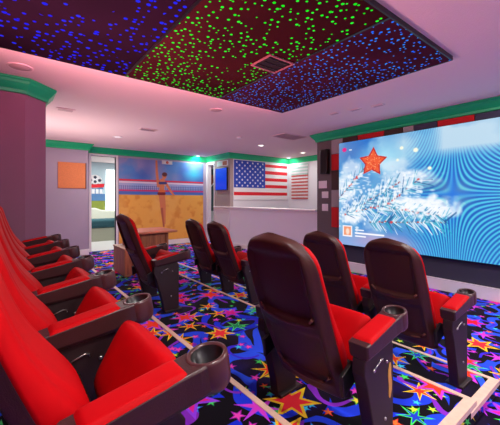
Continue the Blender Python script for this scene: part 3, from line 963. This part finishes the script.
for px, py, r in ((402, 148, 4), (416, 150, 5), (398, 160, 3), (430, 168, 4)):
    x, y = on_screen(px, py); im.ell(x, y, r * 1.1, r, (255, 252, 226), 3)
# red glittering star
x, y = on_screen(373, 162)
for sc, c in ((1.0, (196, 40, 34)), (0.82, (236, 92, 48))):
    im.poly([(x + sc * (40 if k % 2 == 0 else 21) * math.sin(k * PI / 5 + 0.08) * 1.05, y - sc * (40 if k % 2 == 0 else 21) * math.cos(k * PI / 5 + 0.08)) for k in range(10)], c)
for k in range(90):
    a, r = pr.uniform(0, 6.28), 23 * math.sqrt(pr.random()); im.ell(x + r * math.cos(a), y + r * math.sin(a), 1.3, 1.2, pr.choice([(255, 150, 90), (214, 50, 30), (250, 190, 140)]), 1.0, .8)
x, y = on_screen(345, 150); im.ell(x, y, 7, 6, (226, 30, 130), 1.2)
x, y = on_screen(351, 150); im.line(x - 3, y, x + 3, y, 1.6, (220, 230, 245))
# player overlay: small framed cover and two pale title bars
x0, y0_ = on_screen(343.5, 225); x1, y1_ = on_screen(353, 237)
im.rect(x0, y0_, x1, y1_, (244, 240, 244)); im.rect(x0 + 4, y0_ + 3, x1 - 4, y1_ - 4, (240, 150, 110)); im.ell((x0 + x1) / 2, (y0_ + y1_) / 2, 6, 9, (250, 220, 200), 3)
for (a, b_, c_, w_) in ((356, 384, 232.5, 1.5), (356, 366, 235.5, 1.1), (356, 364, 229.5, 1.0)):
    xa, ya = on_screen(a, c_); xb, yb = on_screen(b_, c_ + (b_ - a) * 0.06); im.line(xa, ya, xb, ya, w_ + 0.6, (250, 250, 255))
scr = empty('led_screen', (XSC - 0.015, (SY0 + SY1) / 2, SZ0))
tag(scr, 'huge wall screen showing a snowy pine branch and a red star', 'screen')
M['screen_pic'] = paint_mat('led_picture', 'picture', 1.05)
po = picture('display', im, (0, SY0 - (SY0 + SY1) / 2, SZ1 - SZ0), (0, SY1 - SY0, 0), (0, 0, SZ0 - SZ1), None, M['screen_pic'], scr)
po.location = (-0.004, 0, 0)
hw_ = (SY0 - SY1) / 2
b = MB(); b.box((0, -hw_ - 0.008, -0.008), (0.10, hw_ + 0.008, SZ1 - SZ0 + 0.008)); b.build('frame', M['black'], scr, bevel=0.004)

# painted square panels around the screen
def wpanel(ya, yb, za, zb, m, label):
    b = MB(); b.box((XS - 0.025, yb, za), (XS, ya, zb)); o = b.build('wall_tile', m, bevel=0.004)
    tag(o, label, 'wall panel', 'coloured wall panels around the screen'); return o
ZT0, ZT1 = 2.36, 2.655
wpanel(4.12, 3.85, ZT0, ZT1, M['greytile'], 'pale grey wall panel at the far top corner of the screen')
wpanel(3.84, 3.51, ZT0, ZT1, M['browntile'], 'brown wall panel above the screen between the corner grey one and the red one')
wpanel(3.50, 2.97, ZT0, ZT1, M['redtile'], 'red wall panel above the red star end of the screen')
wpanel(2.96, 2.63, ZT0, ZT1, M['browntile'], 'brown wall panel above the screen right beside the first red one')
wpanel(2.62, 2.45, ZT0, ZT1, M['greytile'], 'narrow pale grey wall panel above the middle of the screen')
wpanel(2.44, 2.09, ZT0, ZT1, M['slatetile'], 'slate wall panel above the screen between narrow grey and second red')
wpanel(2.08, 1.59, ZT0, ZT1, M['redtile'], 'second red wall panel, above the cloudy end of the screen')
wpanel(1.58, 1.10, ZT0, ZT1, M['slatetile'], 'slate wall panel above the screen at the right edge of view')
for za, zb, m, l in ((2.02, 2.35, M['redtile'], 'upper red wall panel in the column beside the screen'), (1.62, 2.01, M['browntile'], 'upper brown wall panel in the column beside the screen'),
                     (1.26, 1.61, M['greytile'], 'grey wall panel in the column beside the screen'), (0.84, 1.25, M['redtile'], 'lower red wall panel in the column beside the screen')):
    wpanel(4.12, 3.85, za, zb, m, l)

# pillar fittings
sp = empty('wall_speaker', (XS, 4.25, 2.21)); tag(sp, 'slim black speaker high on the taupe pillar left of the screen', 'speaker')
b = MB(); b.box((-0.13, -0.085, -0.26), (-0.012, 0.085, 0.26)); b.build('cabinet', M['black'], sp, bevel=0.012)
b = MB(); b.box((-0.136, -0.07, -0.24), (-0.13, 0.07, 0.24)); b.build('grille', M['vent_dark'], sp)
b = MB(); b.box((-0.012, -0.04, -0.1), (0, 0.04, 0.1)); b.build('bracket', M['black'], sp)
def plate(y, z, w, h, label, n):
    r = empty('switch_plate', (XS, y, z)); tag(r, label, 'switch', 'switch plates on the taupe pillar')
    b = MB(); b.box((-0.010, -w / 2, -h / 2), (0, w / 2, h / 2)); b.build('plate', M['white'], r, bevel=0.004)
    for k in range(n):
        yy = (k - (n - 1) / 2) * w / n
        b = MB(); b.box((-0.016, yy - 0.016, -0.032), (-0.010, yy + 0.016, 0.032)); b.build('rocker', M['white'], r, bevel=0.002)
plate(4.36, 1.735, 0.22, 0.16, 'widest pale switch plate, topmost on the taupe pillar', 3)
plate(4.30, 1.515, 0.17, 0.14, 'middle pale switch plate on the taupe pillar', 2)
plate(4.30, 1.245, 0.16, 0.15, 'lowest pale switch plate on the taupe pillar', 1)

# ------------------------------------------------------------------ corkboard
ck = empty('corkboard', (1.315, YC - 0.0015, 2.01)); tag(ck, 'plain orange brown board on the lavender wall by the doorway', 'board')
b = MB(); b.box((-0.30, -0.022, -0.32), (0.30, 0, 0.32)); b.build('board', M['cork'], ck, bevel=0.004)
b = MB(); b.box((0.30, -0.026, -0.325), (0.318, 0, 0.325)); b.build('edge_frame', M['black'], ck)

# ------------------------------------------------------------------ beach mural
MW, MH = 270, 244
mu = Img(MW, MH, (90, 142, 204))
mx0, mx1, mz0, mz1 = 2.55, 5.26, 0.16, 2.60
def on_mural(px, py):
    t = (px - 250) / 314.0
    X = YM * (s38 + t * c38) / (c38 - t * s38); d = s38 * X + c38 * YM
    z = EYE - (py - 199) * d / 314.0
    return ((X - mx0) / (mx1 - mx0) * MW, (mz1 - z) / (mz1 - mz0) * MH)
full = (slice(None), slice(None))
k1 = fbm(MH, MW, 4, 4, 21); k2 = fbm(MH, MW, 14, 3, 22); k3 = fbm(MH, MW, 3, 3, 24)
mu.put(full, np.clip((k1 - 0.42) * 6, 0, 1) * 0.65 * np.clip(1.25 - mu.X / MW, 0.15, 1), (178, 146, 186))
mu.put(full, np.clip((k3 - 0.5) * 5, 0, 1) * 0.6, (52, 84, 176))
mu.put(full, np.clip(1 - np.hypot((mu.X - 235) / 44, (mu.Y - 38) / 24), 0, 1) * 0.9, (60, 190, 220))
hz = on_mural(160, 194.8)[1]
sand = np.clip((mu.Y - hz) / 2 + 0.5, 0, 1)
mu.put(full, sand, (246, 178, 76))
mu.put(full, sand * np.clip((k2 - 0.48) * 5, 0, 1) * 0.6, (222, 132, 44))
mu.put(full, sand * np.clip((k1 - 0.55) * 5, 0, 1) * 0.45, (250, 196, 110))
nt0, nt1 = on_mural(119, 179.5)[1], on_mural(119, 190)[1]
mu.rect(0, hz - 13, MW, hz, (70, 110, 190), .8)
mu.rect(0, nt0 + 9, MW, nt0 + 28, (206, 202, 224), .55)
mu.rect(0, nt0 + 28, MW, nt1 + 2, (60, 72, 190), .85)
for x in range(0, MW, 6): mu.line(x, nt0 + 16, x, nt1 + 2, .7, (40, 44, 130), .8, .8)
for yv in range(int(nt0) + 18, int(nt1), 6): mu.line(0, yv, MW, yv, .6, (50, 56, 150), .8, .7)
mu.line(0, nt0, MW, nt0 + 1, 2.6, (224, 50, 70), 1.2); mu.line(0, nt0 + 6, MW, nt0 + 7, 2.4, (236, 218, 226), 1.2)
mu.line(0, nt1, MW, nt1 + 1, 2.4, (214, 50, 110), 1.2)
# beach player seen from behind, right arm raised
SK, SKD = (224, 130, 84), (186, 92, 66)
def ml(a, b_, w, c, w1=None):
    mu.line(*on_mural(*a), *on_mural(*b_), w, c, 1.2, 1, w1)
ml((158, 186), (156.5, 172), 4.4, SK, 4.0); ml((156.5, 172), (156, 157), 3.8, SK, 2.8)       # raised arm
ml((166, 184), (171, 192), 4.2, SK, 3.6); ml((171, 192), (173.5, 195), 3.4, SK, 2.6)            # lowered arm
ml((160.5, 193), (161.8, 209), 7.4, SK, 5.0); ml((161.8, 209), (163.5, 226), 4.6, SKD, 2.6)        # standing leg
ml((162.5, 193), (164, 207), 6.8, SK, 5.0); ml((164, 207), (164.5, 223), 4.4, SK, 2.6)
ml((162.2, 181), (161.2, 192), 8.6, SK, 7.6)                                                          # trunk
ml((159.5, 183), (165.5, 183), 3.6, (44, 60, 130), 3.6)                                          # top
ml((158.5, 193.5), (164, 193.5), 4.4, (120, 26, 40), 4.4); ml((159, 191), (164.3, 191), 3.6, (236, 112, 54), 3.6)
x, y = on_mural(164, 176); mu.ell(x, y, 7.0, 9.0, SK, 1.2); mu.ell(x + 1, y - 5, 8.2, 6.5, (96, 44, 40), 1.4)
mural = picture('wall_mural_painting', mu, (mx0, YM - 0.012, mz1), (mx1 - mx0, 0, 0), (0, 0, mz0 - mz1), None, paint_mat('mural_paint', 'picture', 0, 0.7))
mural.name = 'beach_mural'
md = mural.modifiers.new('thickness', 'SOLIDIFY'); md.thickness = 0.010; md.offset = -1
tag(mural, 'painted beach volleyball mural covering the far wall, net, sand and player', 'mural')
sg = empty('wall_sign', (3.98, YM - 0.012, 2.545)); tag(sg, 'small pink and white sign high above the mural player', 'sign')
b = MB(); b.box((-0.17, -0.02, -0.045), (0.17, 0, 0.075)); b.build('board', M['wall_pale'], sg, bevel=0.004)
for x in (-0.10, 0.0, 0.10):
    b = MB(); b.lathe([(0.045, 0), (0.045, -0.006), (0.001, -0.008)], (x, -0.02, 0.012), 'y', 18); b.build('emblem', M['faded_red'] if x == 0 else M['flag_white'], sg)

# ------------------------------------------------------------------ big flag
fw0, fw1, fz0, fz1 = 5.53, 7.80, 1.40, 2.63
FWD, FH = fw1 - fw0, fz1 - fz0
b = MB(); b.box((0, -0.022, 0), (FWD, 0, FH), 0)
def band(u0, u1, v0, v1, mi, d=0.024): b.box((u0 * FWD, -d, (1 - v1) * FH), (u1 * FWD, -0.020, (1 - v0) * FH), mi)
for v0, v1, u0 in ((0.045, 0.125, .555), (0.225, 0.315, .555), (0.415, 0.500, .555), (0.600, 0.685, .555), (0.800, 0.885, 0.0)): band(u0, 1.0, v0, v1, 1)
band(0, .555, 0, .69, 2)
def fstar(cx_, cz_, r):
    pts = [(cx_ + (r if k % 2 == 0 else r * .42) * math.sin(k * PI / 5), cz_ + (r if k % 2 == 0 else r * .42) * math.cos(k * PI / 5)) for k in range(10)]
    b.prism(pts, -0.026, -0.0235, 'y', 0)
for r_ in range(9):
    n = 6 if r_ % 2 == 0 else 5
    for k in range(n):
        u = .555 * FWD * ((k + (0.5 if n == 6 else 1.0)) / 6.0)
        fstar(u, FH * (1 - .69 * (r_ + .7) / 9.4), 0.043)
fo = b.build('hanging_flag', [M['flag_white'], M['flag_red'], M['flag_blue']], loc=(fw0, YF - 0.0015, fz0)); fo.name = 'hanging_flag'
tag(fo, 'large stars and stripes flag panel on the wall above the bar ledge', 'flag')
# slatted flag on the alcove's side wall
sf = empty('hanging_slat_flag', (7.8985, 7.36, 1.42)); tag(sf, 'narrow vertical slatted flag in faded red and white beside the big flag', 'flag')
b = MB()
NS = 22
for k in range(NS):
    z = 1.20 * (k + 0.5) / NS; zh = 0.60 * 1.20 / NS / 1.0
    mi = (2 if k % 2 else 0) if k >= 15 else (1 if k % 2 == 0 else 0)
    b.box((-0.03, -0.37, z - zh / 2 - 0.004), (-0.006, 0.37, z + zh / 2 + 0.004), mi)
b.build('slats', [M['flag_white'], M['faded_red'], M['pale_green']], sf)
b = MB()
for y in (-0.22, 0.22): b.box((-0.006, y - 0.02, 0.0), (0, y + 0.02, 1.20))
b.build('batten', M['flag_white'], sf)

# ------------------------------------------------------------------ television and small picture beside the flag
tv = empty('television', (XS - 0.0015, 8.33, 2.05)); tag(tv, 'upright bright blue screen on the wall between mural and flag', 'television')
b = MB(); b.box((-0.05, -0.33, -0.35), (0, 0.33, 0.35)); b.build('frame', M['black'], tv, bevel=0.006)
b = MB(); b.box((-0.054, -0.315, -0.335), (-0.05, 0.315, 0.335)); b.build('display', M['bluescreen'], tv)
pc = empty('small_picture', (XS, 8.30, 2.54)); tag(pc, 'small grey and red picture just above the blue screen', 'picture')
b = MB(); b.box((-0.02, -0.30, -0.085), (0, 0.30, 0.085)); b.build('frame', M['wall_pale'], pc, bevel=0.004)
b = MB(); b.box((-0.024, -0.26, -0.065), (-0.02, -0.02, 0.065)); b.build('red_half', M['orange_brick'], pc)
b = MB(); b.box((-0.024, 0.02, -0.065), (-0.02, 0.26, 0.065)); b.build('green_half', M['pale_green'], pc)

# ------------------------------------------------------------------ hall picture seen through the narrow opening
hp = empty('hall_mural', (7.2985, 0, 0)); tag(hp, 'tall dark slate painting with a pale curve, seen through the narrow opening', 'mural')
b = MB(); b.box((-0.02, 9.6, 0.9), (0, 12.9, 2.85 - 0.1)); b.build('picture_canvas', M['darkmural'], hp)
b = MB(); b.box((-0.024, 9.6, 2.05), (-0.02, 12.9, 2.5)); b.build('brick_band', M['orange_brick'], hp)
b = MB(); b.tube([(-0.03, 11.5 + 1.0 * math.cos(a), 1.2 + 1.0 * math.sin(a)) for a in [PI * k / 24 for k in range(25)]], 0.03, 6); b.build('pale_curve', M['flag_white'], hp)

# ------------------------------------------------------------------ lounge beyond the doorway
YL = 13.0
wd = MB(); wd.box((3.10, YL - 0.03, 0.15), (3.55, YL, 2.55))
struct(wd.build('window_1', M['daylight']))
struct(box_obj('trim_12', (1.2, YL - 0.012, 0.75), (3.05, YL, 1.42), M['grassy']))
struct(box_obj('trim_11', (1.2, YL - 0.014, 1.36), (3.05, YL, 1.62), M['paintblue']))
em = empty('wall_emblem', (2.70, YL, 1.96))
em.scale = (0.88, 1, 0.88); tag(em, 'round football emblem with a red ribbon painted on the wall beyond the doorway', 'emblem')
b = MB(); b.lathe([(0.30, 0), (0.30, -0.012), (0.001, -0.013)], (0, 0, 0.14), 'y', 32); b.build('ball', M['flag_white'], em)
b = MB()
for k in range(5):
    a = PI / 2 + 2 * PI * k / 5
    b.lathe([(0.075, -0.012), (0.075, -0.018), (0.001, -0.019)], (0.19 * math.cos(a), 0, 0.14 + 0.19 * math.sin(a)), 'y', 5, smooth=False)
b.lathe([(0.07, -0.012), (0.07, -0.018), (0.001, -0.019)], (0, 0, 0.14), 'y', 5, smooth=False)
b.build('ball_patches', M['wall_slate'], em)
b = MB(); b.prism([(-0.36, -0.14), (0.34, -0.10), (0.38, 0.06), (-0.34, 0.0)], -0.026, -0.019, 'y'); b.build('ribbon', M['flag_red'], em)
b = MB(); b.prism([(-0.36, -0.15), (0.34, -0.12), (0.28, -0.42), (0.0, -0.55), (-0.30, -0.44)], -0.010, 0, 'y'); b.build('shield', M['paintblue'], em)
b = MB()
for k in range(4): b.box((-0.29 + k * 0.155, -0.018, -0.38), (-0.17 + k * 0.155, -0.010, -0.18))
b.build('white_blocks', M['flag_white'], em, bevel=0.01)
bn = empty('padded_bench', (2.62, 11.75, 0)); tag(bn, 'dark teal padded bench on a pale base beyond the doorway', 'bench')
b = MB(); b.box((-0.62, -0.30, 0), (0.62, 0.30, 0.44)); b.build('base', M['beige'], bn, bevel=0.02)
b = MB(); b.box((-0.64, -0.32, 0.44), (0.64, 0.32, 0.74)); b.build('cushion', M['teal'], bn, bevel=0.09, seg=4)
sfa = empty('sofa', (2.72, 12.45, 0)); tag(sfa, 'cream sofa behind the teal bench beyond the doorway', 'sofa')
b = MB(); b.box((-0.7, -0.35, 0.08), (0.7, 0.3, 0.46)); b.build('seat', M['cream'], sfa, bevel=0.05, seg=3)
b = MB(); b.prism([(-0.7, 0.46), (0.7, 0.46), (0.7, 0.98), (0.1, 1.02), (-0.1, 1.10), (-0.7, 1.10)], 0.06, 0.30, 'y'); b.build('backrest', M['cream'], sfa, bevel=0.06, seg=3)
for q in (-0.78, 0.64):
    b = MB(); b.box((q, -0.35, 0.08), (q + 0.14, 0.3, 0.66)); b.build('armrest', M['cream'], sfa, bevel=0.04, seg=3)
for q in (-0.6, 0.6):
    b = MB(); b.box((q - 0.03, -0.3, 0), (q + 0.03, 0.25, 0.08)); b.build('leg', M['wood'], sfa)

# ------------------------------------------------------------------ lights
def area(name, loc, rot, sx, sy, e, col, spread=None):
    L = bpy.data.lights.new(name, 'AREA'); L.shape = 'RECTANGLE'; L.size = sx; L.size_y = sy; L.energy = e; L.color = col
    if spread: L.spread = spread
    o = bpy.data.objects.new(name, L); COL.objects.link(o); o.location = loc; o.rotation_euler = rot
    return o
# red-pink LED tape tucked in the gap around the star panels, shining outwards across the ceiling
zc = CEIL - 0.010
LED = (1.0, 0.22, 0.32)
area('led_tape', ((-0.14 + PX1) / 2, PY1 + 0.004, zc), (PI / 2, 0, 0), 3.5, 0.012, 14, LED)
# fill lights added outside the view to brighten the ceiling
def ceiling_fill(loc, aim, sx, sy, e, col):
    d = Vector(aim).normalized()
    return area('added_ceiling_fill', loc, d.to_track_quat('-Z', 'Y').to_euler(), sx, sy, e, col, math.radians(125))
ceiling_fill((2.2, -2.6, 1.7), (0, 0.40, 0.92), 4.0, 0.3, 95, (0.92, 0.84, 1.0))
ceiling_fill((XL + 0.12, 2.6, 1.75), (0.5, 0, 0.85), 0.25, 3.4, 120, (1.0, 0.46, 0.50))
ceiling_fill((-0.25, 6.8, 1.1), (0.45, 0.0, 0.9), 0.9, 3.0, 62, (1.0, 0.78, 0.75))
# boxes added beneath those fill lights as troughs; no such fittings known
struct(box_obj('added_trough_1', (0.2, YN, 1.58), (4.2, -2.42, 1.68), M['wall'], bevel=0.01))
struct(box_obj('added_trough_2', (XL, 0.9, 1.63), (XL + 0.26, 4.3, 1.73), M['wall'], bevel=0.01))
struct(box_obj('added_trough_3', (XL, 5.3, 0.0), (0.22, 8.3, 1.02), M['wall'], bevel=0.01))
# lamps of the lounge and of the hall, out of sight of the room
area('lounge_lamp', (2.4, 11.2, CEIL - 0.02), (0, 0, 0), 0.5, 0.5, 70, (0.95, 1, 1))
area('hall_lamp', (6.4, 9.6, CEIL - 0.02), (0, 0, 0), 0.4, 0.4, 40, (1, 1, 1))
w = bpy.data.worlds.new('world'); SC.world = w; w.use_nodes = True
w.node_tree.nodes['Background'].inputs[0].default_value = (0.6, 0.6, 0.7, 1)
w.node_tree.nodes['Background'].inputs[1].default_value = 0.05
